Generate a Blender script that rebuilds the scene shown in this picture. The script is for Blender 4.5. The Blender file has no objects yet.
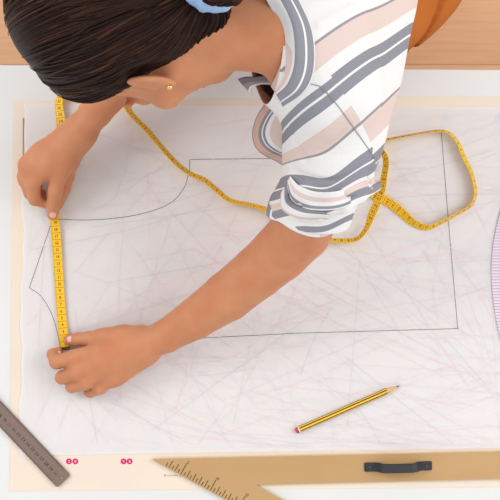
import bpy, bmesh, math, random
import numpy as np
from mathutils import Vector, Matrix

random.seed(7); RNG = np.random.default_rng(7)
SC = bpy.context.scene
COL = SC.collection
S, D, TZ = 0.00147, 1.9, 0.75          # metres per picture unit on the table, camera height above table, table height

def W(px, py, h=0.0):
    """place at height h above the table top, from plan coordinates"""
    s = S*(D-h)/D
    return np.array([(px-250)*s, (250-py)*s, TZ+h])

# ------------------------------------------------------------------ materials
def srgb(r, g, b):
    f = lambda c: c/12.92 if c <= 0.04045 else ((c+0.055)/1.055)**2.4
    return (f(r/255), f(g/255), f(b/255), 1)

def mat(name, col, rough=0.6, spec=0.3, metal=0.0, bump=None, sss=None, var=None):
    m = bpy.data.materials.new(name); m.use_nodes = True
    nt = m.node_tree; b = nt.nodes['Principled BSDF']
    b.inputs['Base Color'].default_value = col
    b.inputs['Roughness'].default_value = rough
    b.inputs['Specular IOR Level'].default_value = spec
    b.inputs['Metallic'].default_value = metal
    if var:                                # (scale, other colour, amount)
        tc = nt.nodes.new('ShaderNodeTexCoord')
        n = nt.nodes.new('ShaderNodeTexNoise'); n.inputs['Scale'].default_value = var[0]
        n.inputs['Detail'].default_value = 4
        nt.links.new(tc.outputs['Object'], n.inputs['Vector'])
        r = nt.nodes.new('ShaderNodeMapRange'); r.inputs[1].default_value = .35; r.inputs[2].default_value = .68
        r.inputs[4].default_value = var[2]
        nt.links.new(n.outputs['Fac'], r.inputs[0])
        mx = nt.nodes.new('ShaderNodeMix'); mx.data_type = 'RGBA'
        mx.inputs['A'].default_value = col; mx.inputs['B'].default_value = var[1]
        nt.links.new(r.outputs[0], mx.inputs['Factor'])
        nt.links.new(mx.outputs['Result'], b.inputs['Base Color'])
    if bump:                               # (scale, strength, distance)
        tc = nt.nodes.new('ShaderNodeTexCoord')
        n = nt.nodes.new('ShaderNodeTexNoise'); n.inputs['Scale'].default_value = bump[0]
        n.inputs['Detail'].default_value = 3
        nt.links.new(tc.outputs['Object'], n.inputs['Vector'])
        bp = nt.nodes.new('ShaderNodeBump'); bp.inputs['Strength'].default_value = bump[1]
        bp.inputs['Distance'].default_value = bump[2]
        nt.links.new(n.outputs['Fac'], bp.inputs['Height'])
        nt.links.new(bp.outputs['Normal'], b.inputs['Normal'])
    if sss:
        b.inputs['Subsurface Weight'].default_value = sss
        b.inputs['Subsurface Radius'].default_value = (1, .35, .2)
        b.inputs['Subsurface Scale'].default_value = .004
    return m

def uv_ramp(name, stops, rough=.85, uvname='stripe', axis=0, bump=(900, .25, .0006)):
    """cloth whose woven stripes follow one UV axis; stops = [(pos, colour)], constant steps"""
    m = mat(name, (1, 1, 1, 1), rough, .15)
    nt = m.node_tree; b = nt.nodes['Principled BSDF']
    uv = nt.nodes.new('ShaderNodeUVMap'); uv.uv_map = uvname
    sp = nt.nodes.new('ShaderNodeSeparateXYZ'); nt.links.new(uv.outputs[0], sp.inputs[0])
    rp = nt.nodes.new('ShaderNodeValToRGB'); rp.color_ramp.interpolation = 'CONSTANT'
    el = rp.color_ramp.elements
    while len(el) < len(stops): el.new(0.5)
    for e, (p, c) in zip(el, sorted(stops)):
        pass
    for i, (p, c) in enumerate(sorted(stops)):
        el[i].position = p
    for i, (p, c) in enumerate(sorted(stops)):
        el[i].color = c
    nt.links.new(sp.outputs[axis], rp.inputs[0])
    nt.links.new(rp.outputs[0], b.inputs['Base Color'])
    # weave and soft creases
    tc = nt.nodes.new('ShaderNodeTexCoord')
    n1 = nt.nodes.new('ShaderNodeTexNoise'); n1.inputs['Scale'].default_value = bump[0]
    n2 = nt.nodes.new('ShaderNodeTexNoise'); n2.inputs['Scale'].default_value = 22; n2.inputs['Detail'].default_value = 2
    n2.inputs['Distortion'].default_value = .6
    for n in (n1, n2): nt.links.new(tc.outputs['Object'], n.inputs['Vector'])
    b1 = nt.nodes.new('ShaderNodeBump'); b1.inputs['Strength'].default_value = bump[1]; b1.inputs['Distance'].default_value = bump[2]
    b2 = nt.nodes.new('ShaderNodeBump'); b2.inputs['Strength'].default_value = .5; b2.inputs['Distance'].default_value = .006
    nt.links.new(n1.outputs['Fac'], b1.inputs['Height'])
    nt.links.new(n2.outputs['Fac'], b2.inputs['Height'])
    nt.links.new(b2.outputs['Normal'], b1.inputs['Normal'])
    nt.links.new(b1.outputs['Normal'], b.inputs['Normal'])
    return m

# ------------------------------------------------------------------ object helpers
def link(name, me, parent=None, mats=()):
    o = bpy.data.objects.new(name, me); COL.objects.link(o)
    for m in mats:
        if m is not None: me.materials.append(m)
    if parent is not None:
        o.parent = parent
        o.matrix_parent_inverse = parent.matrix_world.inverted()
    return o

def mesh(name, verts, faces, mats=(), parent=None, smooth=True, fmat=None):
    me = bpy.data.meshes.new(name)
    me.from_pydata([tuple(map(float, v)) for v in verts], [], [tuple(map(int, f)) for f in faces])
    o = link(name, me, parent, mats)
    if smooth: me.polygons.foreach_set('use_smooth', [True]*len(me.polygons))
    if fmat is not None: me.polygons.foreach_set('material_index', list(map(int, fmat)))
    me.update()
    return o

def empty(name, loc):
    o = bpy.data.objects.new(name, None); COL.objects.link(o); o.location = loc
    o.empty_display_size = .05
    bpy.context.view_layer.update()
    return o

def tag(o, label, cat, group=None):
    o['label'] = label; o['category'] = cat
    if group: o['group'] = group
    return o

def box_bm(bm, lo, hi, bevel=0.0, seg=2):
    lo, hi = Vector(lo), Vector(hi)
    r = bmesh.ops.create_cube(bm, size=1, matrix=Matrix.Translation((lo+hi)/2) @ Matrix.Diagonal((*(hi-lo), 1)))
    if bevel:
        es = list({e for v in r['verts'] for e in v.link_edges})
        bmesh.ops.bevel(bm, geom=es, offset=bevel, segments=seg, affect='EDGES', profile=.5)

def from_bm(name, bm, mats, parent=None, smooth=False):
    me = bpy.data.meshes.new(name); bm.to_mesh(me); bm.free()
    o = link(name, me, parent, mats)
    if smooth: me.polygons.foreach_set('use_smooth', [True]*len(me.polygons))
    return o

def smoothpath(pts, n=8):
    """Catmull-Rom through the points (any dimension), n samples per span"""
    P = np.array(pts, float); P = np.vstack([2*P[0]-P[1], P, 2*P[-1]-P[-2]])
    out = []
    for i in range(1, len(P)-2):
        for t in np.arange(n)/n:
            a, b, c, d = P[i-1], P[i], P[i+1], P[i+2]
            out.append(.5*((2*b)+(-a+c)*t+(2*a-5*b+4*c-d)*t*t+(-a+3*b-3*c+d)*t**3))
    out.append(P[-2]); return np.array(out)

def tube_geo(path, radii, nseg=8, cap=True):
    path = np.asarray(path, float); n = len(path)
    radii = np.broadcast_to(np.asarray(radii, float), (n,))
    T = np.gradient(path, axis=0); T /= np.linalg.norm(T, axis=1)[:, None]+1e-12
    up = np.array([0, 0, 1.0]) if abs(T[0][2]) < .9 else np.array([1.0, 0, 0])
    V, F = [], []
    Nv = np.cross(T[0], up); Nv /= np.linalg.norm(Nv)
    for i in range(n):
        Nv = Nv-T[i]*Nv.dot(T[i]); Nv /= np.linalg.norm(Nv)+1e-12
        B = np.cross(T[i], Nv)
        for k in range(nseg):
            a = 2*math.pi*k/nseg
            V.append(path[i]+radii[i]*(math.cos(a)*Nv+math.sin(a)*B))
    for i in range(n-1):
        for k in range(nseg):
            k2 = (k+1) % nseg
            F.append((i*nseg+k, i*nseg+k2, (i+1)*nseg+k2, (i+1)*nseg+k))
    if cap:
        F.append(tuple(range(nseg-1, -1, -1))); F.append(tuple((n-1)*nseg+k for k in range(nseg)))
    return V, F

_chars = {}
def glyph(ch):
    if ch not in _chars:
        cu = bpy.data.curves.new('glyph', 'FONT'); cu.body = ch; cu.size = 1; cu.resolution_u = 2
        ob = bpy.data.objects.new('glyph', cu); COL.objects.link(ob)
        bpy.context.view_layer.update()
        dg = bpy.context.evaluated_depsgraph_get()
        me = ob.evaluated_get(dg).to_mesh()
        v = [(p.co.x, p.co.y) for p in me.vertices]; f = [tuple(p.vertices) for p in me.polygons]
        w = max([a for a, b in v], default=.3)
        ob.evaluated_get(dg).to_mesh_clear()
        bpy.data.objects.remove(ob); bpy.data.curves.remove(cu)
        _chars[ch] = (v, f, w)
    return _chars[ch]

def text_geo(s, size):
    """flat lettering, centred on the origin, as 2-D vertices and faces"""
    V, F, x = [], [], 0
    for ch in s:
        if ch == ' ': x += .3; continue
        v, f, w = glyph(ch); o = len(V)
        V += [(a+x, b) for a, b in v]; F += [tuple(i+o for i in q) for q in f]; x += w+.09
    V = [((a-(x-.09)/2)*size, (b-.35)*size) for a, b in V]
    return V, F

class Geo:
    """collects geometry with a material slot per face"""
    def __init__(s): s.V, s.F, s.M = [], [], []
    def add(s, V, F, m=0):
        o = len(s.V); s.V += [tuple(map(float, v)) for v in V]
        s.F += [tuple(int(i)+o for i in f) for f in F]; s.M += [m]*len(F)
    def strip(s, pts, width, z, m):
        """flat drawn line along plan points (metres)"""
        P = np.array(pts, float)
        T = np.gradient(P, axis=0); L = np.linalg.norm(T, axis=1)[:, None]+1e-12; T = T/L
        Nn = np.stack([-T[:, 1], T[:, 0]], 1)*width/2
        a, b = P+Nn, P-Nn
        V = [(*q, z) for q in a]+[(*q, z) for q in b]; n = len(P)
        s.add(V, [(n+i, n+i+1, i+1, i) for i in range(n-1)], m)
    def prism(s, poly, z0, z1, m=0):
        n = len(poly)
        V = [(*p, z0) for p in poly]+[(*p, z1) for p in poly]
        s.add(V, [tuple(range(n-1, -1, -1)), tuple(range(n, 2*n))]+[(i, (i+1) % n, n+(i+1) % n, n+i) for i in range(n)], m)
    def build(s, name, mats, parent=None, smooth=False):
        return mesh(name, s.V, s.F, mats, parent, smooth, s.M)

# ------------------------------------------------------------------ distance-field modelling
class Field:
    def __init__(s): s.p = []; s.disp = None
    def cone(s, a, b, ra, rb, k=.01, op='+'):
        s.p.append(('c', np.asarray(a, float), np.asarray(b, float), ra, rb, k, op))
    def chain(s, pts, k=.01, k0=None, op='+'):
        """pts = [(px,py,h,r)...]"""
        q = [(W(*p[:3]), p[3]) for p in pts]
        for i in range(len(q)-1):
            s.cone(q[i][0], q[i+1][0], q[i][1], q[i+1][1], k0 if (i == 0 and k0) else k, op)
    def ell(s, c, R, r, k=.01, op='+'):
        s.p.append(('e', np.asarray(c, float), np.asarray(R, float), np.asarray(r, float), 0, k, op))
    @staticmethod
    def dist(p, X):
        if p[0] == 'c':
            a, b, ra, rb = p[1:5]; ba = b-a
            pa = X-a
            t = np.clip(pa@ba/max(ba@ba, 1e-12), 0, 1)
            return np.linalg.norm(pa-t[:, None]*ba, axis=1)-(ra+(rb-ra)*t)
        c, R, r = p[1:4]
        q = (X-c)@R.T
        k0 = np.linalg.norm(q/r, axis=1); k1 = np.linalg.norm(q/(r*r), axis=1)+1e-9
        return np.where(k0 < 1e-6, -r.min(), k0*(k0-1)/k1)
    def ev(s, X, prims=None, disp=True):
        d = np.full(len(X), 1.0)
        for p in (s.p if prims is None else prims):
            e = s.dist(p, X); k = p[5]
            if p[6] == '+':
                h = np.clip(.5+.5*(e-d)/k, 0, 1); d = e*(1-h)+d*h-k*h*(1-h)
            else:
                e = -e; h = np.clip(.5-.5*(e-d)/k, 0, 1); d = e*(1-h)+d*h+k*h*(1-h)
        if disp and s.disp is not None: d = d+s.disp(X)
        return d
    def bound(s, p, c):
        if p[0] == 'c':
            a, b, ra, rb = p[1:5]; ba = b-a
            t = min(max((c-a)@ba/max(ba@ba, 1e-12), 0), 1)
            return np.linalg.norm(c-a-t*ba)-max(ra, rb)
        return np.linalg.norm(c-p[1])-p[3].max()
    def surface(s, v):
        lo = np.full(3, 1e9); hi = -lo
        for p in s.p:
            if p[6] != '+': continue
            if p[0] == 'c':
                r = max(p[3], p[4])+.02
                for q in (p[1], p[2]): lo = np.minimum(lo, q-r); hi = np.maximum(hi, q+r)
            else:
                r = p[3].max()+.02; lo = np.minimum(lo, p[1]-r); hi = np.maximum(hi, p[1]+r)
        n = np.ceil((hi-lo)/v).astype(int)+1
        B = 16; n = ((n+B-1)//B)*B
        vol = np.full(n, 1.0, np.float32)
        half = v*B*math.sqrt(3)/2
        g = np.stack(np.meshgrid(*[np.arange(B)]*3, indexing='ij'), -1).reshape(-1, 3)*v
        for i in range(0, n[0], B):
            for j in range(0, n[1], B):
                for k in range(0, n[2], B):
                    o = lo+np.array([i, j, k])*v; c = o+v*(B-1)/2
                    near = [p for p in s.p if s.bound(p, c) < half+2*p[5]+.012]
                    if not any(p[6] == '+' for p in near): continue
                    vol[i:i+B, j:j+B, k:k+B] = s.ev(o+g, near).reshape(B, B, B)
        ins = vol < 0
        a = np.zeros(tuple(n-1), np.int8)
        offs = [(x, y, z) for x in (0, 1) for y in (0, 1) for z in (0, 1)]
        for x, y, z in offs:
            a += ins[x:n[0]-1+x, y:n[1]-1+y, z:n[2]-1+z]
        idx = np.argwhere((a > 0) & (a < 8))
        num = np.full(tuple(n-1), -1, np.int32)
        num[tuple(idx.T)] = np.arange(len(idx))
        acc = np.zeros((len(idx), 3)); cnt = np.zeros(len(idx))
        for q in offs:
            for ax in range(3):
                if q[ax]: continue
                r = list(q); r[ax] = 1
                d0 = vol[tuple((idx+q).T)].astype(float); d1 = vol[tuple((idx+r).T)].astype(float)
                m = (d0 < 0) != (d1 < 0)
                t = np.where(m, d0/np.where(m, d0-d1, 1), 0)
                pos = np.tile(np.array(q, float), (len(idx), 1)); pos[:, ax] += t
                acc[m] += pos[m]; cnt[m] += 1
        V = lo+(idx+acc/cnt[:, None])*v
        F = []
        for ax in range(3):
            u, w = (ax+1) % 3, (ax+2) % 3
            sl0 = [slice(None)]*3; sl1 = [slice(None)]*3
            sl0[ax] = slice(0, n[ax]-1); sl1[ax] = slice(1, n[ax])
            e = np.argwhere(ins[tuple(sl0)] != ins[tuple(sl1)])
            e = e[(e[:, u] > 0) & (e[:, w] > 0) & (e[:, u] < n[u]-1) & (e[:, w] < n[w]-1)]
            inside0 = ins[tuple(e.T)]
            def cell(du, dw):
                c = e.copy(); c[:, u] -= du; c[:, w] -= dw; return num[tuple(c.T)]
            q = np.stack([cell(0, 0), cell(1, 0), cell(1, 1), cell(0, 1)], 1)
            q[~inside0] = q[~inside0][:, ::-1]
            F.append(q)
        F = np.vstack(F); F = F[(F >= 0).all(1)]
        for _ in range(2):
            dd, G = s.grad(V)
            V = V-np.clip(dd, -v, v)[:, None]*G*.9
        return V, F
    def grad(s, V, e=6e-4):
        d = s.evc(V)
        G = np.stack([s.evc(V+np.eye(3)[a]*e)-d for a in range(3)], 1)
        G /= np.linalg.norm(G, axis=1)[:, None]+1e-12
        return d, G
    def evc(s, V):
        """evaluate in spatial chunks with culling"""
        out = np.empty(len(V)); key = np.floor(V/.05).astype(int)
        order = np.lexsort(key.T); ks = key[order]
        cuts = np.flatnonzero((np.diff(ks, axis=0) != 0).any(1))+1
        for grp in np.split(order, cuts):
            X = V[grp]; c = X.mean(0); rad = np.linalg.norm(X-c, axis=1).max()
            near = [p for p in s.p if s.bound(p, c) < rad+2*p[5]+.014] or s.p
            out[grp] = s.ev(X, near)
        return out

# ================================================================== SETTING
def plank_floor():
    m = mat('oak_floor', srgb(214, 160, 112), .45, .35)
    nt = m.node_tree; b = nt.nodes['Principled BSDF']
    tc = nt.nodes.new('ShaderNodeTexCoord')
    br = nt.nodes.new('ShaderNodeTexBrick'); br.inputs['Scale'].default_value = 1
    br.inputs['Brick Width'].default_value = 1.6; br.inputs['Row Height'].default_value = .19
    br.inputs['Mortar Size'].default_value = .0012; br.inputs['Mortar Smooth'].default_value = .2
    br.inputs['Color1'].default_value = srgb(228, 182, 140); br.inputs['Color2'].default_value = srgb(219, 170, 128)
    br.inputs['Mortar'].default_value = srgb(196, 146, 104)
    mp = nt.nodes.new('ShaderNodeMapping'); mp.inputs['Scale'].default_value = (1.2, 22, 1)
    n = nt.nodes.new('ShaderNodeTexNoise'); n.inputs['Scale'].default_value = 5; n.inputs['Detail'].default_value = 6
    n.inputs['Distortion'].default_value = .5
    r = nt.nodes.new('ShaderNodeMapRange'); r.inputs[1].default_value = .3; r.inputs[2].default_value = .7
    r.inputs[3].default_value = .92; r.inputs[4].default_value = 1.06
    mx = nt.nodes.new('ShaderNodeMix'); mx.data_type = 'RGBA'; mx.blend_type = 'MULTIPLY'; mx.inputs['Factor'].default_value = 1
    L = nt.links.new
    L(tc.outputs['Object'], br.inputs['Vector']); L(tc.outputs['Object'], mp.inputs['Vector'])
    L(mp.outputs[0], n.inputs['Vector']); L(n.outputs['Fac'], r.inputs[0])
    L(br.outputs['Color'], mx.inputs['A']); L(r.outputs[0], mx.inputs['B'])
    L(mx.outputs['Result'], b.inputs['Base Color'])
    bm = bmesh.new(); box_bm(bm, (-2.2, -2.2, -.05), (2.2, 2.2, 0))
    o = from_bm('floor', bm, [m]); o['kind'] = 'structure'
plank_floor()

# table
TROT = math.radians(-.55)
table = empty('worktable', (0, -.3, 0))
WHITE = mat('white_laminate', srgb(229, 229, 227), .5, .3, var=(3, srgb(222, 222, 220), .6))
def rotz(p, a): return np.array([p[0]*math.cos(a)-p[1]*math.sin(a), p[0]*math.sin(a)+p[1]*math.cos(a)])
bm = bmesh.new(); box_bm(bm, (-1.0, -.92, TZ-.03), (1.0, .2685, TZ), .002)
bmesh.ops.rotate(bm, verts=bm.verts, cent=(0, .2685, 0), matrix=Matrix.Rotation(TROT, 3, 'Z'))
from_bm('tabletop', bm, [WHITE], table)
for sx in (-1, 1):
    for y0 in (-.86, .12):
        bm = bmesh.new(); x = sx*.93
        box_bm(bm, (x-.03, y0, 0), (x+.03, y0+.06, TZ-.03), .003)
        bmesh.ops.rotate(bm, verts=bm.verts, cent=(0, .2685, 0), matrix=Matrix.Rotation(TROT, 3, 'Z'))
        from_bm('leg', bm, [WHITE], table)
bm = bmesh.new()
for lo, hi in (((-.9, .135, TZ-.1), (.9, .155, TZ-.03)), ((-.9, -.84, TZ-.1), (.9, -.82, TZ-.03)),
               ((-.94, -.8, TZ-.1), (-.92, .12, TZ-.03)), ((.92, -.8, TZ-.1), (.94, .12, TZ-.03))):
    box_bm(bm, lo, hi, .002)
bmesh.ops.rotate(bm, verts=bm.verts, cent=(0, .2685, 0), matrix=Matrix.Rotation(TROT, 3, 'Z'))
from_bm('apron', bm, [WHITE], table)
tag(table, 'white worktable under the pattern sheets, running out of the picture on three sides', 'table')

# ================================================================== PAPERS
def xy(px, py): return W(px, py, 0)[:2]
def grid_sheet(g, c, nx, ny, z, amp, m=0, seed=0, th=.0003):
    """gently waved sheet between four corners TL,TR,BR,BL"""
    c = [xy(*q) for q in c]; rg = np.random.default_rng(seed)
    ph = rg.uniform(0, 6.28, 8); fr = rg.uniform(6, 26, (8, 2))*rg.choice([-1, 1], (8, 2))
    V = []
    for lay in (0, 1):
        for j in range(ny+1):
            for i in range(nx+1):
                u, v = i/nx, j/ny
                p = (c[0]*(1-u)+c[1]*u)*(1-v)+(c[3]*(1-u)+c[2]*u)*v
                w = sum(math.sin(fr[k] @ p+ph[k]) for k in range(8))/8
                zz = z+amp*(1+w)*.5+(0 if lay else th)
                V.append((p[0], p[1], zz))
    n = (nx+1)*(ny+1); F = []
    for j in range(ny):
        for i in range(nx):
            a = j*(nx+1)+i
            F.append((a+nx+1, a+nx+2, a+1, a)); F.append((n+a, n+a+1, n+a+nx+2, n+a+nx+1))
    for i in range(nx):
        F.append((i, i+1, n+i+1, n+i)); a = ny*(nx+1)+i; F.append((a+1, a, n+a, n+a+1))
    for j in range(ny):
        a = j*(nx+1); F.append((a+nx+1, a, n+a, n+a+nx+1)); b = a+nx; F.append((b, b+nx+1, n+b+nx+1, n+b))
    g.add(V, F, m)

BEIGE = mat('beige_print_paper', srgb(238, 224, 203), .8, .2, var=(7, srgb(234, 217, 203), .9))
RED = mat('red_print', srgb(230, 150, 160), .8, .1)
PINK = mat('pink_print', srgb(240, 186, 194), .8, .1)
BLUE = mat('blue_grey_print', srgb(186, 196, 214), .8, .1)
BLACK = mat('black_print', srgb(160, 154, 162), .8, .1)
MAG = mat('magenta_print', srgb(214, 52, 112), .8, .1)
PALE = mat('white_print', srgb(248, 226, 232), .8, .1)

Z1 = TZ+.0006
g = Geo()
grid_sheet(g, [(13, 101), (640, 95.5), (640, 486), (9.5, 491)], 8, 8, Z1-.0003, 0, 0)
zl = Z1+.00015
rr = random.Random(11)
def pline(pts, w, m, curve=True):
    q = [xy(*p) for p in (smoothpath(pts, 8) if (curve and len(pts) > 2) else pts)]
    g.strip(q, w, zl, m)
# printed long lines
for i in range(330):
    x0 = rr.uniform(30, 560); y0 = rr.uniform(118, 446)
    fam = rr.random()
    if fam < .45: ang = rr.gauss(math.radians(-12), .35)
    elif fam < .75: ang = rr.gauss(math.radians(35), .45)
    else: ang = rr.uniform(0, math.pi)
    L = rr.uniform(40, 260)
    x1, y1 = x0+L*math.cos(ang), y0+L*math.sin(ang)
    x1 = min(max(x1, 28), 600); y1 = min(max(y1, 112), 448)
    m = rr.choices([1, 2, 3, 4], [5, 6, 2, .6])[0]
    if rr.random() < .3:
        mx, my = (x0+x1)/2+rr.uniform(-14, 14), (y0+y1)/2+rr.uniform(-14, 14)
        pline([(x0, y0), (mx, my), (x1, y1)], rr.uniform(.00035, .0006), m)
    else:
        pline([(x0, y0), (x1, y1)], rr.uniform(.00035, .0006), m)
# regular construction lines
for pts, m in (([(193, 130), (193, 452)], 3), ([(117, 190), (118, 452)], 3), ([(40, 449), (600, 444)], 3),
               ([(40, 152), (190, 152)], 4), ([(193, 132), (256, 127)], 4), ([(196, 170), (290, 172)], 4),
               ([(470, 110), (472, 330)], 3), ([(320, 132), (600, 128)], 2), ([(30, 132), (130, 134)], 3),
               ([(60, 272), (190, 270), (330, 262)], 3), ([(250, 100), (250, 450)], 2), ([(330, 330), (332, 452)], 3),
               ([(230, 318), (282, 402), (290, 450)], 3), ([(236, 318), (300, 434)], 2),
               ([(30, 395), (120, 392), (250, 398)], 2), ([(200, 412), (330, 426), (500, 418)], 3),
               ([(40, 300), (44, 440)], 3), ([(480, 330), (484, 448)], 2), ([(60, 412), (300, 402), (480, 396)], 3)):
    pline(pts, .00042, m, False)
# small printed rings and arrows
def ring(px, py, r, w, m, n=20):
    q = [xy(px+r*math.cos(2*math.pi*k/n), py+r*math.sin(2*math.pi*k/n)) for k in range(n+1)]
    g.strip(q, w, zl+.00005, m)
for px, py in ((123, 143), (183, 142), (129, 192), (131, 285), (183, 224), (236, 322), (237, 419), (402, 300), (93, 262),
               (236, 241), (330, 300), (452, 420), (398, 421), (60, 420), (300, 372)):
    ring(px, py, 2.6, .0007, 1)
for px, py in ((182, 115), (236, 115), (129, 122), (446, 118), (498, 118)):
    q = [xy(px+a, py+b) for a, b in ((-2.5, -4), (2.5, -4), (2.5, 3), (0, 5), (-2.5, 3))]
    g.add([(*p, zl+.00006) for p in q], [(4, 3, 2, 1, 0)], 2 if px < 300 else 3)
# magenta discs with pale characters on the bare margin
for px, py, ch in ((69, 461.3, '2'), (75.4, 461.3, '8'), (123.6, 461.3, 'V'), (129.6, 461.3, '8')):
    n = 24
    g.add([(*xy(px+3*math.cos(-2*math.pi*k/n), py+3*math.sin(-2*math.pi*k/n)), zl) for k in range(n)], [tuple(range(n))], 5)
    V, F = text_geo(ch, .0058); c = xy(px, py)
    g.add([(c[0]+a, c[1]+b, zl+.0001) for a, b in V], F, 6)
BLK_ = 7
V, F = text_geo('10', .004); c = xy(165, 475.4); g.add([(c[0]+a, c[1]+b, zl) for a, b in V], F, BLK_)
V, F = text_geo('COSTURA', .003); c = xy(172.5, 475.4); g.add([(c[0]+a, c[1]+b, zl) for a, b in V], F, BLK_)
V, F = text_geo('12', .004); c = xy(180, 475.4); g.add([(c[0]+a, c[1]+b, zl) for a, b in V], F, BLK_)
sheet = g.build('pattern_sheet', [BEIGE, RED, PINK, BLUE, BLACK, MAG, PALE, mat('ink_print', srgb(60, 56, 70), .8, .1)])
tag(sheet, 'large beige printed sewing pattern sheet lying directly on the white table under the tracing paper', 'paper')

# tracing paper, translucent
TR = mat('tracing_paper', srgb(248, 250, 255), .55, .25, bump=(14, .35, .004))
nt = TR.node_tree; b = nt.nodes['Principled BSDF']; out = nt.nodes['Material Output']
tp = nt.nodes.new('ShaderNodeBsdfTransparent'); tl_ = nt.nodes.new('ShaderNodeBsdfTranslucent'); tl_.inputs[0].default_value = srgb(252, 251, 253)
m1 = nt.nodes.new('ShaderNodeMixShader'); m1.inputs[0].default_value = .25
nt.links.new(b.outputs[0], m1.inputs[1]); nt.links.new(tl_.outputs[0], m1.inputs[2])
ms = nt.nodes.new('ShaderNodeMixShader'); ms.inputs[0].default_value = .75
nt.links.new(tp.outputs[0], ms.inputs[1]); nt.links.new(m1.outputs[0], ms.inputs[2]); nt.links.new(ms.outputs[0], out.inputs['Surface'])
PENCILLINE = mat('pencil_line', srgb(70, 66, 72), .7, .2)
Z2 = TZ+.0012
g = Geo()
c = [(24.5, 104.5), (620, 108), (620, 446), (20, 455.5)]
cc = [xy(*q) for q in c]; nx, ny = 120, 70
rg = np.random.default_rng(4); ph = rg.uniform(0, 6.28, 10); fr = rg.uniform(5, 24, (10, 2))*rg.choice([-1, 1], (10, 2))
def wave(p): return sum(math.sin(fr[k] @ p+ph[k]) for k in range(10))/10
def trz(p): return Z2+.0009*(1+wave(p))
V, F = [], []
for j in range(ny+1):
    for i in range(nx+1):
        u, v = i/nx, j/ny
        p = (cc[0]*(1-u)+cc[1]*u)*(1-v)+(cc[3]*(1-u)+cc[2]*u)*v
        if i == 0: p = p+np.array([.0018*math.sin(v*19)+.001*math.sin(v*57), 0])
        V.append((p[0], p[1], trz(p)))
F = [(j*(nx+1)+i+nx+1, j*(nx+1)+i+nx+2, j*(nx+1)+i+1, j*(nx+1)+i) for j in range(ny) for i in range(nx)]
g.add(V, F, 0)
def drawn(pts, w=.0007, curve=True):
    P = smoothpath(pts, 10) if (curve and len(pts) > 2) else np.array([np.array(pts[0])*(1-t)+np.array(pts[1])*t for t in np.linspace(0, 1, 24)])
    q = np.array([xy(*p) for p in P])
    T = np.gradient(q, axis=0); T /= np.linalg.norm(T, axis=1)[:, None]+1e-12
    Nn = np.stack([-T[:, 1], T[:, 0]], 1)*w/2
    a, b2 = q+Nn, q-Nn; n = len(q)
    g.add([(*p, trz(p)+.0002) for p in a]+[(*p, trz(p)+.0002) for p in b2], [(n+i, n+i+1, i+1, i) for i in range(n-1)], 1)
drawn([(190, 159.5), (282, 158.5)]); drawn([(190, 159.5), (189, 176)])
drawn([(189, 172), (184, 188), (172, 202), (152, 211), (125, 217), (90, 220), (54, 219)])
drawn([(52, 222), (29.5, 288)]); drawn([(30, 288), (41, 296), (51, 312), (57, 330), (61, 350)])
drawn([(140, 341), (300, 333)]); drawn([(300, 333), (458, 328.5)])
drawn([(441, 131), (449, 232)]); drawn([(449, 232), (457.5, 328.5)])
drawn([(23.6, 118), (23.4, 158)], .001)
rr = random.Random(23)
for i in range(210):
    x0 = rr.uniform(30, 560); y0 = rr.uniform(118, 446)
    f_ = rr.random()
    ang = rr.gauss(math.radians(-10), .3) if f_ < .5 else (rr.gauss(math.radians(38), .4) if f_ < .78 else rr.uniform(0, math.pi))
    L = rr.uniform(50, 230); x1 = min(max(x0+L*math.cos(ang), 28), 600); y1 = min(max(y0+L*math.sin(ang), 112), 444)
    n0 = len(g.M)
    drawn([(x0, y0), (x1, y1)] if rr.random() < .7 else [(x0, y0), ((x0+x1)/2+rr.uniform(-12, 12), (y0+y1)/2+rr.uniform(-12, 12)), (x1, y1)], rr.uniform(.0004, .0006))
    m = rr.choices([2, 3, 4], [6, 3, 2])[0]
    for k in range(n0, len(g.M)): g.M[k] = m
tracing = g.build('tracing_paper', [TR, PENCILLINE, mat('rose_line', srgb(238, 206, 212), .8, .1), mat('lilac_line', srgb(214, 214, 228), .8, .1), mat('grey_line', srgb(204, 202, 210), .8, .1)], smooth=True)
tag(tracing, 'wide translucent white tracing paper with pencilled garment outline spread over the printed sheet', 'paper')

# rounded ruled pattern piece entering at the right
LILAC = mat('lilac_paper', srgb(226, 214, 222), .75, .2)
nt = LILAC.node_tree; b = nt.nodes['Principled BSDF']
tc = nt.nodes.new('ShaderNodeTexCoord'); wv = nt.nodes.new('ShaderNodeTexWave'); wv.bands_direction = 'Y'
wv.inputs['Scale'].default_value = 72; rp = nt.nodes.new('ShaderNodeValToRGB')
rp.color_ramp.elements[0].color = srgb(196, 168, 190); rp.color_ramp.elements[1].color = srgb(228, 216, 224)
rp.color_ramp.elements[0].position = .05; rp.color_ramp.elements[1].position = .35
nt.links.new(tc.outputs['Object'], wv.inputs['Vector']); nt.links.new(wv.outputs['Fac'], rp.inputs[0]); nt.links.new(rp.outputs[0], b.inputs['Base Color'])
g = Geo()
pts = smoothpath([(520, 178), (508, 192), (500, 212), (494, 238), (491, 268), (493, 300), (499, 334), (508, 356), (520, 372)], 6)
right = [(566, 390), (600, 360), (612, 280), (600, 200), (566, 170)]
poly = [xy(*p) for p in list(pts)+right]
c0 = xy(540, 275)
poly = poly if sum(a[0]*b2[1]-b2[0]*a[1] for a, b2 in zip(poly, poly[1:]+poly[:1])) > 0 else poly[::-1]
g.prism(poly, TZ+.0034, TZ+.0037, 0)
piece = g.build('pattern_piece', [LILAC])
tag(piece, 'rounded lilac paper piece with fine ruled lines cut off by the right border', 'paper')

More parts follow.
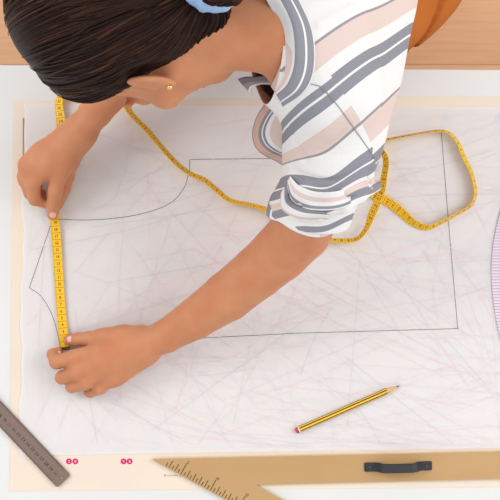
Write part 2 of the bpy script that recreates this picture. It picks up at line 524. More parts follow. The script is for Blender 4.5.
# ================================================================== PENCIL
def pencil():
    root = empty('pencil', W(346, 409, 0))
    A, B = W(400, 385.5, .0053), W(296, 431, .0053)     # point, butt
    ax = (B-A)/np.linalg.norm(B-A); up = np.array([0, 0, 1.0]); side = np.cross(up, ax)
    L = np.linalg.norm(B-A)
    def ringp(t, r, n=6, rot=0.0):
        return [A+ax*t+r*(math.cos(2*math.pi*k/n+rot)*side+math.sin(2*math.pi*k/n+rot)*up) for k in range(n)]
    YEL = mat('yellow_lacquer', srgb(246, 196, 40), .3, .5); BLK = mat('black_lacquer', srgb(40, 34, 32), .3, .5)
    WOOD = mat('cedar', srgb(222, 178, 130), .7, .2); LEAD = mat('graphite', srgb(70, 66, 68), .4, .5)
    REDM = mat('red_lacquer', srgb(206, 58, 58), .35, .5); WHT = mat('white_lacquer', srgb(240, 232, 224), .35, .5)
    r = .0046; rot = 0
    t1, t2 = .021, L-.006
    P1, P2 = ringp(t1, r), ringp(t2, r)
    V = P1+P2; F, M = [], []
    # facets alternate yellow with black edge lines
    g = Geo()
    for k in range(6):
        k2 = (k+1) % 6
        a0, a1, b0, b1 = P1[k], P1[k2], P2[k], P2[k2]
        for s0, s1, m in ((0, .22, 1), (.22, .78, 0), (.78, 1, 1)):
            q = lambda u, v, s: u*(1-s)+v*s
            g.add([q(a0, a1, s0), q(a0, a1, s1), q(b0, b1, s1), q(b0, b1, s0)], [(3, 2, 1, 0)], m if k % 2 == 0 else (0 if m == 0 else 1))
    g.build('barrel', [YEL, BLK], root)
    g = Geo(); a = ringp(.005, .0011, 12); c = ringp(t1, r*.97, 12)
    g.add(a+c, [(k, (k+1) % 12, 12+(k+1) % 12, 12+k) for k in range(12)], 0); o = g.build('sharpened_cone', [WOOD], root, True)
    g = Geo(); a = ringp(0, .0002, 8); c = ringp(.0052, .0012, 8)
    g.add(a+c, [(k, (k+1) % 8, 8+(k+1) % 8, 8+k) for k in range(8)]+[tuple(range(7, -1, -1))], 0); g.build('lead', [LEAD], root, True)
    g = Geo(); a = ringp(L-.006, .00465); c = ringp(L-.0042, .00465)
    g.add(a+c, [(k, (k+1) % 6, 6+(k+1) % 6, 6+k) for k in range(6)], 0); g.build('white_band', [WHT], root)
    g = Geo(); a = ringp(L-.0042, .00465, 12); c = ringp(L-.001, .0045, 12); d = ringp(L+.0005, .003, 12)
    g.add(a+c+d, [(j*12+k, j*12+(k+1) % 12, (j+1)*12+(k+1) % 12, (j+1)*12+k) for j in (0, 1) for k in range(12)]+[tuple(24+k for k in range(12))], 0)
    g.build('dipped_end', [REDM], root, True)
    tag(root, 'yellow and black striped pencil with a red end lying on the tracing paper', 'pencil')
pencil()

# ================================================================== STEEL RULER
def steel_ruler():
    root = empty('steel_ruler', W(20, 440, .003))
    STEEL = mat('brushed_steel', srgb(146, 126, 115), .42, .5, metal=.75, bump=(400, .1, .0003))
    INK = mat('etched_ink', srgb(46, 38, 36), .6, .2)
    INKR = mat('etched_red', srgb(150, 60, 50), .6, .2)
    tip = xy(64.5, 481); d = np.array([math.cos(math.radians(-46.6)), math.sin(math.radians(-46.6))]); n = np.array([-d[1], d[0]])
    L, w, th = .315, .0272, .0012; z = TZ+.0036
    # outline in local (u back from the end, v across): rounded corners at end, round hole
    hole_u, hr = .0068, .0027
    ol = []
    for (cu, cv, a0) in ((.004, w/2-.004, 90), (.004, -w/2+.004, 180)):
        for k in range(7):
            a = math.radians(a0+90*k/6); ol.append((cu+.004*math.cos(a), cv+.004*math.sin(a)))
    ol += [(L, -w/2), (L, w/2)]
    bm = bmesh.new()
    def ringv(pts, z):
        return [bm.verts.new((*(tip-d*u+n*v), z)) for u, v in pts]
    hp = [(hole_u+hr*math.cos(2*math.pi*k/20), hr*math.sin(2*math.pi*k/20)) for k in range(20)]
    lays = []
    for zz in (z, z+th):
        a = ringv(ol, zz); h = ringv(hp, zz)
        ea = [bm.edges.new((a[i], a[(i+1) % len(a)])) for i in range(len(a))]
        eh = [bm.edges.new((h[i], h[(i+1) % 20])) for i in range(20)]
        bmesh.ops.triangle_fill(bm, use_beauty=True, edges=ea+eh)
        lays.append((a, h))
    for q in (0, 1):
        a, c = lays[0][q], lays[1][q]
        for i in range(len(a)):
            bm.faces.new((a[i], a[(i+1) % len(a)], c[(i+1) % len(a)], c[i]))
    bmesh.ops.recalc_face_normals(bm, faces=bm.faces)
    from_bm('blade', bm, [STEEL], root)
    g = Geo(); zt = z+th+.0002
    def put(u, v, V, F, m=0):
        c = tip-d*u+n*v
        g.add([(*(c+d*a+n*b2), zt) for a, b2 in V], F, m)
    for mm in range(0, 290, 1):
        u = .0132+mm*.001; l = .0052 if mm % 10 == 0 else (.004 if mm % 5 == 0 else .0026)
        for sgn in (1, -1):
            c0, c1 = tip-d*u+n*sgn*(w/2-.0003), tip-d*u+n*sgn*(w/2-l)
            e = d*.00011
            q = [c0-e, c0+e, c1+e, c1-e]
            g.add([(*p, zt) for p in q], [(0, 1, 2, 3) if sgn < 0 else (3, 2, 1, 0)], 0)
    for k in range(29):
        V, F = text_geo(str(30-k), .0066); put(.0172+k*.00985, -.0008, V, F, 1 if k in (0, 10, 20) else 0)
    g.build('graduations', [INK, INKR], root)
    tag(root, 'grey steel ruler with hanging hole lying diagonally over the lower left sheet corner', 'ruler')
steel_ruler()

# ================================================================== SET SQUARE
def set_square():
    root = empty('set_square', W(400, 470, .002))
    TAN = mat('tan_board', srgb(196, 158, 110), .5, .35, var=(9, srgb(186, 147, 98), .6))
    EDGE = mat('cut_edge', srgb(232, 196, 150), .6, .2)
    INK = mat('burnt_ink', srgb(58, 42, 30), .6, .2)
    A = xy(151.5, 458.2); a0 = math.radians(1.25)
    e1 = np.array([math.cos(a0), math.sin(a0)]); e2 = np.array([e1[1], -e1[0]])       # along the long edge, down
    LL = .60; SS = LL*math.tan(math.radians(30)); wv = .0405
    P = lambda u, v: A+e1*u+e2*v
    outer = [(0.002, -.0), (LL, 0), (LL, SS), (0.003, .0022)]
    # inner opening: long edge at v = wv, right edge u = LL-wv, hypotenuse offset wv
    hyp = lambda v: v/math.tan(math.radians(30))+wv/math.sin(math.radians(30))
    inner = [(hyp(wv+.001), wv+.001), (LL-wv, wv), (LL-wv, (LL-wv-wv/math.sin(math.radians(30)))*math.tan(math.radians(30)))]
    z0, z1 = TZ+.0034, TZ+.0064
    bm = bmesh.new(); lays = []
    for zz, off in ((z0, 0), (z1-.0008, 0), (z1, .0009)):
        def shrink(poly, o):
            c = np.mean(poly, axis=0); return [tuple(np.array(p)+(c-np.array(p))/np.linalg.norm(c-np.array(p))*o) for p in poly]
        a = [bm.verts.new((*P(*q), zz)) for q in shrink(outer, off)]
        h = [bm.verts.new((*P(*q), zz)) for q in shrink(inner, -off)]
        lays.append((a, h))
    for i in (0, 2):
        a, h = lays[i]
        ea = [bm.edges.new((a[k], a[(k+1) % 4])) for k in range(4)]; eh = [bm.edges.new((h[k], h[(k+1) % 3])) for k in range(3)]
        bmesh.ops.triangle_fill(bm, use_beauty=True, edges=ea+eh)
    for q in (0, 1):
        for lv in (0, 1):
            a, c = lays[lv][q], lays[lv+1][q]
            for i in range(len(a)):
                f = bm.faces.new((a[i], a[(i+1) % len(a)], c[(i+1) % len(a)], c[i])); f.material_index = 1
    bmesh.ops.recalc_face_normals(bm, faces=bm.faces)
    from_bm('board', bm, [TAN, EDGE], root)
    # graduations along the slanting edge
    g = Geo(); zt = z1+.0002
    ang = math.radians(30); hd = e1*math.cos(ang)+e2*math.sin(ang); hn = e1*math.sin(ang)-e2*math.cos(ang)
    for k in range(3, 130):
        s_ = .0095+k*.00492
        long_ = (k % 2 == 0); five = (k % 10 == 8)
        l = .0175 if five else (.0112 if long_ else .0062)
        if s_ < .02: l = min(l, .006)
        c0 = A+hd*s_+hn*.0012; c1 = A+hd*s_+hn*(l+.0012); e = hd*.0005
        g.add([(*p, zt) for p in (c0-e, c0+e, c1+e, c1-e)], [(0, 1, 2, 3)], 0)
        if five:
            V, F = text_geo(str((k-8)//2+5), .0062); c = A+hd*(s_+.001)+hn*.0215
            g.add([(*(c+hd*a+hn*b2), zt) for a, b2 in V], F, 0)
    g.build('graduations', [INK], root)
    # black pull handle on the long edge
    BLK = mat('black_plastic', srgb(52, 52, 56), .5, .4)
    hc = xy(397.5, 465.5); hl, hw = .0495, .0066
    prof = [(-hl, .0005), (-hl+.001, .003), (-hl+.015, .0034), (-hl+.019, .008), (-hl+.024, .0175), (-hl+.030, .0205), (0, .0215)]
    prof = prof+[(-u, z) for u, z in prof[::-1][1:]]
    bot = [(-hl, 0), (-hl+.001, 0), (-hl+.0155, 0), (-hl+.0225, .003), (-hl+.027, .012), (-hl+.032, .0155), (0, .0165)]
    bot = bot+[(-u, z) for u, z in bot[::-1][1:]]
    bm = bmesh.new(); n = len(prof); rows = []
    for v in (-hw, hw):
        rows.append([[bm.verts.new((*(hc+e1*u-e2*v), z1+z)) for u, z in q] for q in (prof, bot)])
    for i in range(n-1):
        for (p, q) in ((rows[0][0], rows[1][0]), (rows[1][1], rows[0][1]), (rows[0][1], rows[0][0]), (rows[1][0], rows[1][1])):
            bm.faces.new((p[i], p[i+1], q[i+1], q[i]))
    for i in (0, n-1):
        bm.faces.new((rows[0][0][i], rows[1][0][i], rows[1][1][i], rows[0][1][i]))
    bmesh.ops.recalc_face_normals(bm, faces=bm.faces)
    bmesh.ops.bevel(bm, geom=[e for e in bm.edges if e.is_boundary is False and e.calc_face_angle(0) > .9], offset=.0009, segments=2, affect='EDGES')
    ho = from_bm('handle', bm, [BLK], root)
    for sg in (-1, 1):
        g = Geo(); c = hc+e1*sg*(hl-.008); nn = 14
        g.add([(*(c+.0026*np.array([math.cos(2*math.pi*k/nn), math.sin(2*math.pi*k/nn)])), z1+.0032) for k in range(nn)]
              + [(*(c+.0022*np.array([math.cos(2*math.pi*k/nn), math.sin(2*math.pi*k/nn)])), z1+.0044) for k in range(nn)],
              [(k, (k+1) % nn, nn+(k+1) % nn, nn+k) for k in range(nn)]+[tuple(nn+k for k in range(nn))], 0)
        g.build('screw', [mat('dark_screw', srgb(84, 84, 88), .35, .5, .6)], ho)
    tag(root, 'large tan triangular set square with black handle and burnt centimetre marks', 'set square')
set_square()

# ================================================================== TAPE MEASURE
def tape():
    root = empty('tape_measure', W(250, 206, 0))
    YEL = mat('yellow_vinyl', srgb(250, 196, 30), .42, .4)
    INK = mat('tape_ink', srgb(74, 52, 22), .6, .2)
    BRASS = mat('brass_tip', srgb(120, 90, 40), .35, .5, .8)
    w = .0134
    # px, py, base height, tilt of the ribbon in degrees
    C = [(65.5, 350, .009, 0), (64.5, 343, .009, -8), (62.8, 328, .006, -6), (61, 308, .004, 4), (59.3, 283, .004, 6), (57.5, 255, .005, 4), (56, 233, .007, 0),
         (54.5, 217, .009, 0), (54.5, 203, .012, 10), (56, 184, .017, 5), (59, 158, .019, 0), (61.2, 135, .016, -5), (60.5, 118, .011, 8),
         (59, 106, .007, 25), (61, 96, .005, 40), (70, 85, .004, 40), (88, 80, .003, 40), (108, 88, .003, 45), (124, 104, .004, 52),
         (133, 116, .004, 58), (148, 131, .004, 58), (163, 149, .003, 60), (177, 164, .003, 60), (190, 173.5, .003, 60), (204, 180, .003, 58),
         (217, 190.5, .003, 58), (230, 200.5, .003, 60), (250, 205, .003, 62), (270, 211, .003, 58), (290, 223, .003, 60), (308, 234, .003, 62),
         (325, 239, .003, 62), (343, 240.8, .003, 60), (357, 239, .003, 64), (366, 229, .005, 62), (373, 212, .008, 40), (380, 196, .010, 38),
         (384, 178, .010, 52), (386, 160, .008, 58), (380, 147, .004, 66), (382, 141.5, .003, 68), (392, 138.7, .003, 72), (414, 134.5, .003, 73), (437, 131, .003, 72), (449, 133, .003, 66),
         (458, 143, .003, 60), (464, 157, .003, 56), (472, 174, .003, 60), (475.5, 192, .003, 62), (471, 205, .003, 68), (456, 214.5, .003, 70),
         (441, 222.5, .003, 66), (427, 227.5, .003, 54), (413, 222.5, .003, 40), (400, 211, .003, 18), (388, 202, .002, 5), (374, 195, .002, 0),
         (358, 186, .002, 0), (342, 178, .002, 0)]
    Q = smoothpath([(a, b2, h, t) for a, b2, h, t in C], 14)
    pts = np.array([W(a, b2, h+.0012+abs(math.sin(math.radians(t)))*w/2) for a, b2, h, t in Q])
    tl = np.radians(Q[:, 3])
    ds = np.r_[0, np.cumsum(np.linalg.norm(np.diff(pts, axis=0), axis=1))]
    n = int(ds[-1]/.0025); s_ = np.linspace(0, ds[-1], n)
    pts = np.stack([np.interp(s_, ds, pts[:, k]) for k in range(3)], 1); tl = np.interp(s_, ds, tl)
    T = np.gradient(pts, axis=0); T /= np.linalg.norm(T, axis=1)[:, None]
    side = np.cross(T, [0, 0, 1.0]); side /= np.linalg.norm(side, axis=1)[:, None]      # to the right of travel
    upv = np.cross(side, T)
    wd = side*np.cos(tl)[:, None]+upv*np.sin(tl)[:, None]; nn = np.cross(wd, T)
    def at(s, v, lift=0.0):
        f = np.array([np.interp(s, s_, A[:, k]) for A in (pts, wd, nn) for k in range(3)])
        return f[:3]+f[3:6]*v+f[6:]*lift
    g = Geo(); th = .0004
    V = []
    for i in range(n):
        for (v, l) in ((-w/2, 0), (w/2, 0), (w/2, th), (-w/2, th)): V.append(pts[i]+wd[i]*v+nn[i]*l)
    F = [(i*4+k, i*4+4+k, i*4+4+(k+1) % 4, i*4+(k+1) % 4) for i in range(n-1) for k in range(4)]+[(0, 1, 2, 3), (n*4-1, n*4-2, n*4-3, n*4-4)]
    g.add(V, F, 0)
    step = .0100; s0 = .0075
    for c in range(0, int((s_[-1]-s0)/step)):
        s = s0+c*step
        def line(sv, v0, v1, hw):
            g.add([at(sv-hw, v0, th+.00012), at(sv-hw, v1, th+.00012), at(sv+hw, v1, th+.00012), at(sv+hw, v0, th+.00012)], [(0, 1, 2, 3)], 1)
        line(s+step/2, -w/2+.0002, w/2-.0002, .00022)
        for k in range(1, 10):
            if k != 5:
                line(s-step/2+k*step/10, -w/2+.0002, -w/2+(.0016), .00009)
        line(s, -w/2, -w/2+.0028, .0001)
        if c >= 0:
            V, F = text_geo(str(c+1), .0066)
            g.add([at(s+b2, a, th+.00014) for a, b2 in V], F, 1)
        # second scale on the back
        line2 = [at(s-.0002, -w/2+.0002, -.00012), at(s-.0002, w/2-.0002, -.00012), at(s+.0002, w/2-.0002, -.00012), at(s+.0002, -w/2+.0002, -.00012)]
        g.add(line2, [(3, 2, 1, 0)], 1)
    g.build('ribbon', [YEL, INK], root)
    g = Geo()
    V = [at(s, v, l) for s in (-.0, .005) for (v, l) in ((-w/2-.0004, -.0005), (w/2+.0004, -.0005), (w/2+.0004, th+.0005), (-w/2-.0004, th+.0005))]
    g.add(V, [(0, 1, 2, 3), (7, 6, 5, 4)]+[(k, 4+k, 4+(k+1) % 4, (k+1) % 4) for k in range(4)], 0)
    g.build('metal_tip', [BRASS], root)
    tag(root, 'yellow tape measure pinched between both hands and looping over the tracing paper', 'tape measure')
tape()

# ================================================================== PERSON
person = empty('person', W(400, -40, 0)*np.array([1, 1, 0]))
tag(person, 'dark-haired person in striped shirt leaning over the table, measuring with both hands', 'person')

SKIN = mat('skin', srgb(205, 140, 101), .5, .3, bump=(260, .18, .0008), sss=.12, var=(30, srgb(196, 124, 86), .7))
NAIL = mat('nail', srgb(228, 176, 158), .25, .5)
HAIRM = mat('hair', srgb(40, 26, 20), .5, .14)
nt = HAIRM.node_tree; b = nt.nodes['Principled BSDF']
at_ = nt.nodes.new('ShaderNodeAttribute'); at_.attribute_name = 'tint'
rp = nt.nodes.new('ShaderNodeValToRGB'); rp.color_ramp.elements[0].color = srgb(26, 13, 9); rp.color_ramp.elements[1].color = srgb(98, 60, 38)
e = rp.color_ramp.elements.new(.6); e.color = srgb(56, 31, 20)
nt.links.new(at_.outputs['Fac'], rp.inputs[0]); nt.links.new(rp.outputs[0], b.inputs['Base Color'])

# head frame
HC = W(119, 32, .395)
U = np.array([-.97, -.02, -.2]); U /= np.linalg.norm(U)
Fd = np.array([-.12, -.50, -.86]); Fd -= U*(Fd@U); Fd /= np.linalg.norm(Fd)
Lf = np.cross(U, Fd)
R3 = np.stack([Lf, Fd, U])
def H(l, f, u): return HC+Lf*l+Fd*f+U*u

B = Field()
SH = Field()
SH.chain([(298, 28, .335, .090), (334, -22, .22, .088), (340, -45, .10, .104)], .05)
SH.chain([(340, 8, .22, .068), (331, 80, .205, .066), (331, 140, .18, .055)], .085)
SH.chain([(333, 92, .315, .062), (327, 150, .275, .049), (323, 184, .245, .044), (310, 213, .200, .0475), (303, 226, .178, .049)], .03)
SH.chain([(338, 140, .2, .055), (340, 168, .165, .044)], .03)
SH.cone(W(262, 36, .385), W(216, -62, .36), .055, .055, .04)
SH.chain([(216, -62, .365, .062), (196, -28, .26, .058)], .03)
SH.cone(W(272, 42, .385), W(322, 92, .335), .05, .055, .03)
def on_cloth(rows, off):
    """let plan points settle on the shirt, off = clearance"""
    out = []
    for px, py, h0 in rows:
        h = h0+.16
        for _ in range(140):
            d = float(SH.evc(W(px, py, h)[None])[0])
            if d < .0004: break
            h -= max(d*.6, .0005)
            if h < h0-.08: break
        out.append((px, py, h+off if h >= h0-.08 else h0))
    return out

# folds: raised rolls and sunk creases of the cloth
folds = [(on_cloth([(q[0], q[1], q[2]) for q in pts], -.0015 if op == '+' else .0018), rad, op) for pts, rad, op in (
    ([(290, 178, .22), (294, 190, .20), (304, 201, .20), (322, 208, .20), (344, 208, .19)], .0065, '+'),
    ([(292, 174, .23), (306, 186, .22), (328, 194, .22), (352, 190, .20), (370, 178, .18)], .0060, '+'),
    ([(282, 196, .19), (287, 207, .19), (300, 215, .19), (320, 217, .19)], .0050, '+'),
    ([(291, 184, .2), (300, 196, .2), (312, 204, .2), (334, 204, .2), (350, 198, .19)], .0035, '-'),
    ([(296, 172, .23), (312, 179, .23), (336, 182, .23), (360, 170, .21)], .003, '-'),
    ([(345, 205, .17), (360, 196, .17), (376, 186, .16)], .0075, '+'),
    ([(288, 128, .29), (296, 146, .27), (305, 161, .26)], .0035, '-'),
    ([(305, 161, .26), (320, 152, .27), (344, 132, .28)], .0022, '-'),
    ([(318, 24, .42), (350, 8, .38), (380, -6, .30)], .003, '+'))]
for pts, rad, op in folds: SH.chain([(*q, rad) for q in pts], .007 if op == '+' else .005, op=op)
# torso, neck
B.chain([(294, 14, .33, .062), (325, -4, .27, .085), (338, -36, .16, .085), (340, -42, .06, .10)], .03)
B.cone(W(272, 26, .395), W(215, -60, .365), .045, .045, .025)
B.cone(W(284, 40, .385), W(336, 118, .33), .042, .042, .02)
for dx in (-1, 1):        # thighs vanish inside the trousers
    hp = W(345+dx*36, -42, .05); B.cone(hp, np.array([hp[0]+dx*.01, hp[1]+.02, TZ-.25]), .070, .060, .03)
nk0 = H(0, -.028, -.05)
B.cone(nk0, W(216, 33, .405), .046, .042, .012); B.cone(W(216, 33, .405), W(272, 30, .40), .042, .050, .010)
# skull and face
B.ell(H(0, -.014, .018), R3, [.070, .090, .090], .02)
B.ell(H(0, .03, -.04), R3, [.060, .062, .084], .02)
B.ell(H(0, .060, -.104), R3, [.023, .021, .020], .015)
B.cone(H(.043, .012, -.066), H(.012, .058, -.104), .018, .014, .015); B.cone(H(-.043, .012, -.066), H(-.012, .058, -.104), .018, .014, .015)
for sg in (-1, 1):
    B.ell(H(sg*.031, .098, -.012), R3, [.017, .012, .011], .012, '-')
    B.ell(H(sg*.031, .078, -.014), R3, [.0145, .0125, .0115], .004)       # lowered lids
    B.cone(H(sg*.012, .093, .006), H(sg*.046, .080, .004), .006, .004, .012)   # brow
    B.ell(H(sg*.04, .068, -.045), R3, [.018, .018, .016], .02)
B.cone(H(0, .092, -.008), H(0, .108, -.046), .007, .0095, .010)
for sg in (-1, 1): B.ell(H(sg*.010, .098, -.050), R3, [.0075, .008, .006], .006)
B.ell(H(0, .088, -.074), R3, [.021, .010, .0048], .004); B.ell(H(0, .086, -.083), R3, [.018, .010, .0055], .004)
# ears
def ear(sg):
    c = H(sg*.073, .006, -.046)
    e1 = Lf*sg*.45-Fd*.9; e1 /= np.linalg.norm(e1)          # towards the rear rim
    e3 = U.copy(); e2 = np.cross(e3, e1)
    Re = np.stack([e1, e2, e3])
    B.ell(c+e1*.008, Re, [.0185, .006, .025], .006)
    n = Lf*sg
    B.ell(c+e1*.009+n*.009, Re, [.009, .006, .015], .004, '-')
    B.ell(c+e1*.002-e3*.022+n*.002, Re, [.0075, .0055, .0085], .006)         # lobe
    B.ell(c-e1*.004+n*.004-e3*.004, Re, [.005, .005, .007], .004)
    return c, e1, e3, n
ear(-1); earL = ear(1)
# right arm
B.chain([(214, -62, .365, .05), (196, -24, .24, .044), (168, 14, .13, .037), (150, 40, .115, .037), (118, 81, .09, .030), (96, 111, .076, .0235), (83, 128, .070, .0205)], .003)
# right hand
wr = (83, 128, .070, .0205)
for mc in ((60, 170, .060, .0130), (48, 166, .065, .0125), (36, 164, .060, .0120), (28, 165, .050, .0115)):
    B.chain([(80, 132, .068, .0175), mc], .014)
B.chain([(70, 136, .062, .016), (42, 153, .053, .0125), (29, 165, .047, .0110)], .014)
B.chain([(79, 142, .056, .015), (70, 160, .046, .0120)], .014)
fk = .0035
B.chain([(60, 170, .060, .0125), (55.5, 190, .046, .0108), (53, 204, .027, .0096), (52.3, 215, .0165, .0076)], fk, .008)
B.chain([(70, 160, .046, .0120), (67, 176, .033, .0105), (63.5, 189, .021, .0096), (57.5, 205, .0135, .0080)], fk, .010)
B.chain([(48, 166, .065, .0115), (33, 184, .050, .0104), (35, 199, .030, .0094), (45, 203, .018, .0080)], fk, .008)
B.chain([(36, 164, .060, .0112), (25, 180, .042, .0098), (30, 193, .024, .0089), (41, 194, .015, .0078)], fk, .008)
B.chain([(28, 165, .050, .0105), (23.5, 176, .033, .0088), (29, 184, .018, .0078), (38, 186, .012, .0068)], fk, .008)
# left arm
B.chain([(336, 118, .33, .044), (318, 190, .24, .042), (301, 231, .170, .0405), (280, 253, .140, .0390), (258, 272, .120, .0365), (228, 296, .094, .0350), (196, 318, .070, .0295),
         (166, 336, .050, .0240), (146, 345, .041, .0215)], .003)
# left hand
for mc in ((102, 349, .048, .0122), (99, 358, .050, .0120), (103, 368, .046, .0115), (112, 377, .037, .0110)):
    B.chain([(142, 347, .040, .0180), mc], .014)
B.chain([(146, 353, .034, .0165), (118, 378, .031, .0110)], .014)
B.chain([(138, 338, .034, .0165), (122, 337, .033, .0140), (104, 338, .030, .0120)], .016)
B.chain([(104, 338, .030, .0120), (88, 339, .025, .0105), (78, 339.5, .020, .0098), (69, 340, .0155, .0078)], fk, .012)
B.chain([(102, 350, .047, .0120), (74, 357.5, .043, .0112), (56.5, 362, .029, .0100), (53, 354.5, .0165, .0085), (58, 352, .0135, .0072)], fk, .008)
B.chain([(99, 359, .049, .0120), (76, 373, .044, .0108), (62, 377.5, .026, .0096), (66, 376, .0115, .0082)], fk, .008)
B.chain([(103, 369, .045, .0115), (85, 383, .038, .0102), (72, 386.5, .021, .0091), (76, 384, .0105, .0078)], fk, .008)
B.chain([(112, 378, .036, .0105), (100, 388, .030, .0092), (90, 392, .016, .0080), (91, 389, .0095, .0068)], fk, .008)

NKP, NKN = W(275, 30, .40), W(200, 30, .415)-W(280, 34, .395)
CFP, CFN = W(308, 216, .200), np.array([-.16, -.90, -.40])
RSP, RSN = W(194, -24, .25), W(180, 0, .19)-W(200, -34, .27)
def inside_shirt(X, m=.006):
    """skin under the cloth keeps a few millimetres below it"""
    un = lambda n_: n_/np.linalg.norm(n_)
    arm_l = (X-CFP)@un(CFN) > -m
    arm_r = ((X-RSP)@un(RSN) > -m) & (X[:, 0] < W(214, 0, .25)[0])
    head = ((X-NKP)@un(NKN) > -m) & (X[:, 1] < W(0, -28, .40)[1])
    c = ~(arm_l | arm_r | head)
    low = X[:, 2] < TZ+.04
    return c & ~low
B_ev = B.ev
def ev2(X, prims=None, disp=True):
    d = B_ev(X, prims)
    m = inside_shirt(X)
    if m.any(): d[m] = np.maximum(d[m], SH.ev(X[m])+.005)
    return d
B.ev = ev2
V, F = B.surface(.0026)
B.ev = B_ev
body = mesh('body', V, F, [SKIN], person)

def nail(px, py, h, ax, nrm, L=.0085, w=.0085):
    c = W(px, py, h); ax = np.array(ax, float); ax /= np.linalg.norm(ax); nrm = np.array(nrm, float)
    nrm -= ax*(nrm@ax); nrm /= np.linalg.norm(nrm); sd = np.cross(nrm, ax)
    # drop on to the fingertip surface
    for _ in range(6): c = c-nrm*float(B.evc(c[None])[0])
    V, F = [], []; n = 7
    for lay in (0, 1):
        for i in range(n):
            for j in range(n):
                a, b2 = i/(n-1)*2-1, j/(n-1)*2-1
                x = a*math.sqrt(1-b2*b2*.45); y = b2*math.sqrt(1-a*a*.3)
                V.append(c+ax*x*L/2+sd*y*w/2+nrm*(-.0016*y*y+(.0006 if lay == 0 else -.0006)))
    for i in range(n-1):
        for j in range(n-1):
            k = i*n+j; F.append((k, k+n, k+n+1, k+1)); k += n*n; F.append((k+1, k+n+1, k+n, k))
    rim = [i*n for i in range(n)]+[(n-1)*n+j for j in range(1, n)]+[i*n+n-1 for i in range(n-2, -1, -1)]+[j for j in range(n-2, 0, -1)]
    for a, b2 in zip(rim, rim[1:]+rim[:1]): F.append((a, b2, n*n+b2, n*n+a))
    o = mesh('fingernail', V, F, [NAIL], person); return o
nail(52.6, 214.5, .026, W(52.3, 217, .014)-W(53, 204, .027), (0, -.5, .87), .0105, .0105)
nail(70.0, 338.6, .026, W(69, 340, .0155)-W(78, 339.5, .02), (0, .25, .97), .0105, .0095)
nail(58.5, 353.2, .023, W(58, 352, .0135)-W(53, 354.5, .0165), (0, .3, .95), .0075, .007)

# earring
GOLD = mat('gold', srgb(240, 200, 120), .2, .5, 1)
c, e1, e3, n_ = earL
bm = bmesh.new(); pe = c+e1*.003-e3*.0245+n_*.008
bmesh.ops.create_uvsphere(bm, u_segments=12, v_segments=8, radius=.0034, matrix=Matrix.Translation(Vector(pe)))
o = from_bm('earring', bm, [GOLD], person, True); o['label'] = 'small gold stud in the left ear'

# ------------------------------------------------------------------ hair
TIE = W(204, -18, .485)
hair = Field()
hair.ell(H(0, -.034, .020), R3, [.084, .096, .102], .02)
hair.ell(H(0, .024, .048), R3, [.067, .060, .060], .02)
hair.ell(H(0, -.055, .0), R3, [.078, .080, .088], .03)
hair.cone(H(0, -.075, -.01), TIE, .062, .020, .04)
hair.ell(H(.02, -.055, -.06), R3, [.055, .045, .045], .03)
# face, ears and nape stay free
hair.ell(H(0, .135, -.07), R3, [.115, .108, .128], .012, '-')
for sg in (-1, 1): hair.ell(H(sg*.095, .005, -.048), R3, [.035, .040, .040], .012, '-')
for sg in (-1, 1): hair.ell(H(sg*.1, .055, -.06), R3, [.05, .06, .07], .012, '-')
hair.cone(H(0, .04, -.11), W(250, 80, .36), .06, .066, .01, '-')
hair.cone(W(172, 34, .425), W(206, 10, .447), .030, .026, .012)
V, F = hair.surface(.0035)
nbase = len(V); tint = list(np.full(nbase, .12))
V, F = [tuple(v) for v in V], [tuple(f) for f in F]
td = R3@(TIE-HC); 
def hairdist(X): return hair.evc(X)
strands = []
rg = np.random.default_rng(3)
NS, NP = 1500, 16
hc0 = H(0, -.02, .01)
tdir = (TIE-hc0)/np.linalg.norm(TIE-hc0)
starts = []
while len(starts) < NS:
    d = rg.normal(size=3); d /= np.linalg.norm(d)
    if d@tdir < .55 and (R3@d)[1] < .85: starts.append(d)
starts = np.array(starts)
P = np.zeros((NS, NP, 3))
ang = np.arccos(np.clip(starts@tdir, -1, 1)); stop = rg.uniform(.55, .97, NS)
begin = rg.uniform(0, .35, NS)
swirl = rg.normal(0, .05, NS)
for j in range(NP):
    t = begin+(stop-begin)*j/(NP-1)
    a = np.sin((1-t)*ang)/np.sin(ang); b2 = np.sin(t*ang)/np.sin(ang)
    d = starts*a[:, None]+tdir*b2[:, None]
    d += np.cross(starts, tdir)*(swirl*np.sin(t*3.1))[:, None]; d /= np.linalg.norm(d, axis=1)[:, None]
    X = hc0+d*.2
    for _ in range(14): X = X-d*np.clip(hairdist(X), -.03, .05)[:, None]*.9
    P[:, j] = X+d*(.0006+.0012*np.sin(t*9+swirl*60))[:, None]
ok = np.abs(hairdist(P.reshape(-1, 3)).reshape(NS, NP)).max(1) < .005
for i in np.flatnonzero(ok):
    rad = np.interp(np.linspace(0, 1, NP), [0, .2, .8, 1], [.0003, 1, 1, .0004])*rg.uniform(.0006, .0018)
    rad[0] = rad[-1] = .0003
    v, f = tube_geo(P[i], rad, 5, False); o0 = len(V); tv = float(np.clip(rg.beta(1.2, 3.0), 0, 1))
    V += [tuple(q) for q in v]; F += [tuple(k+o0 for k in q) for q in f]; tint += [tv]*len(v)
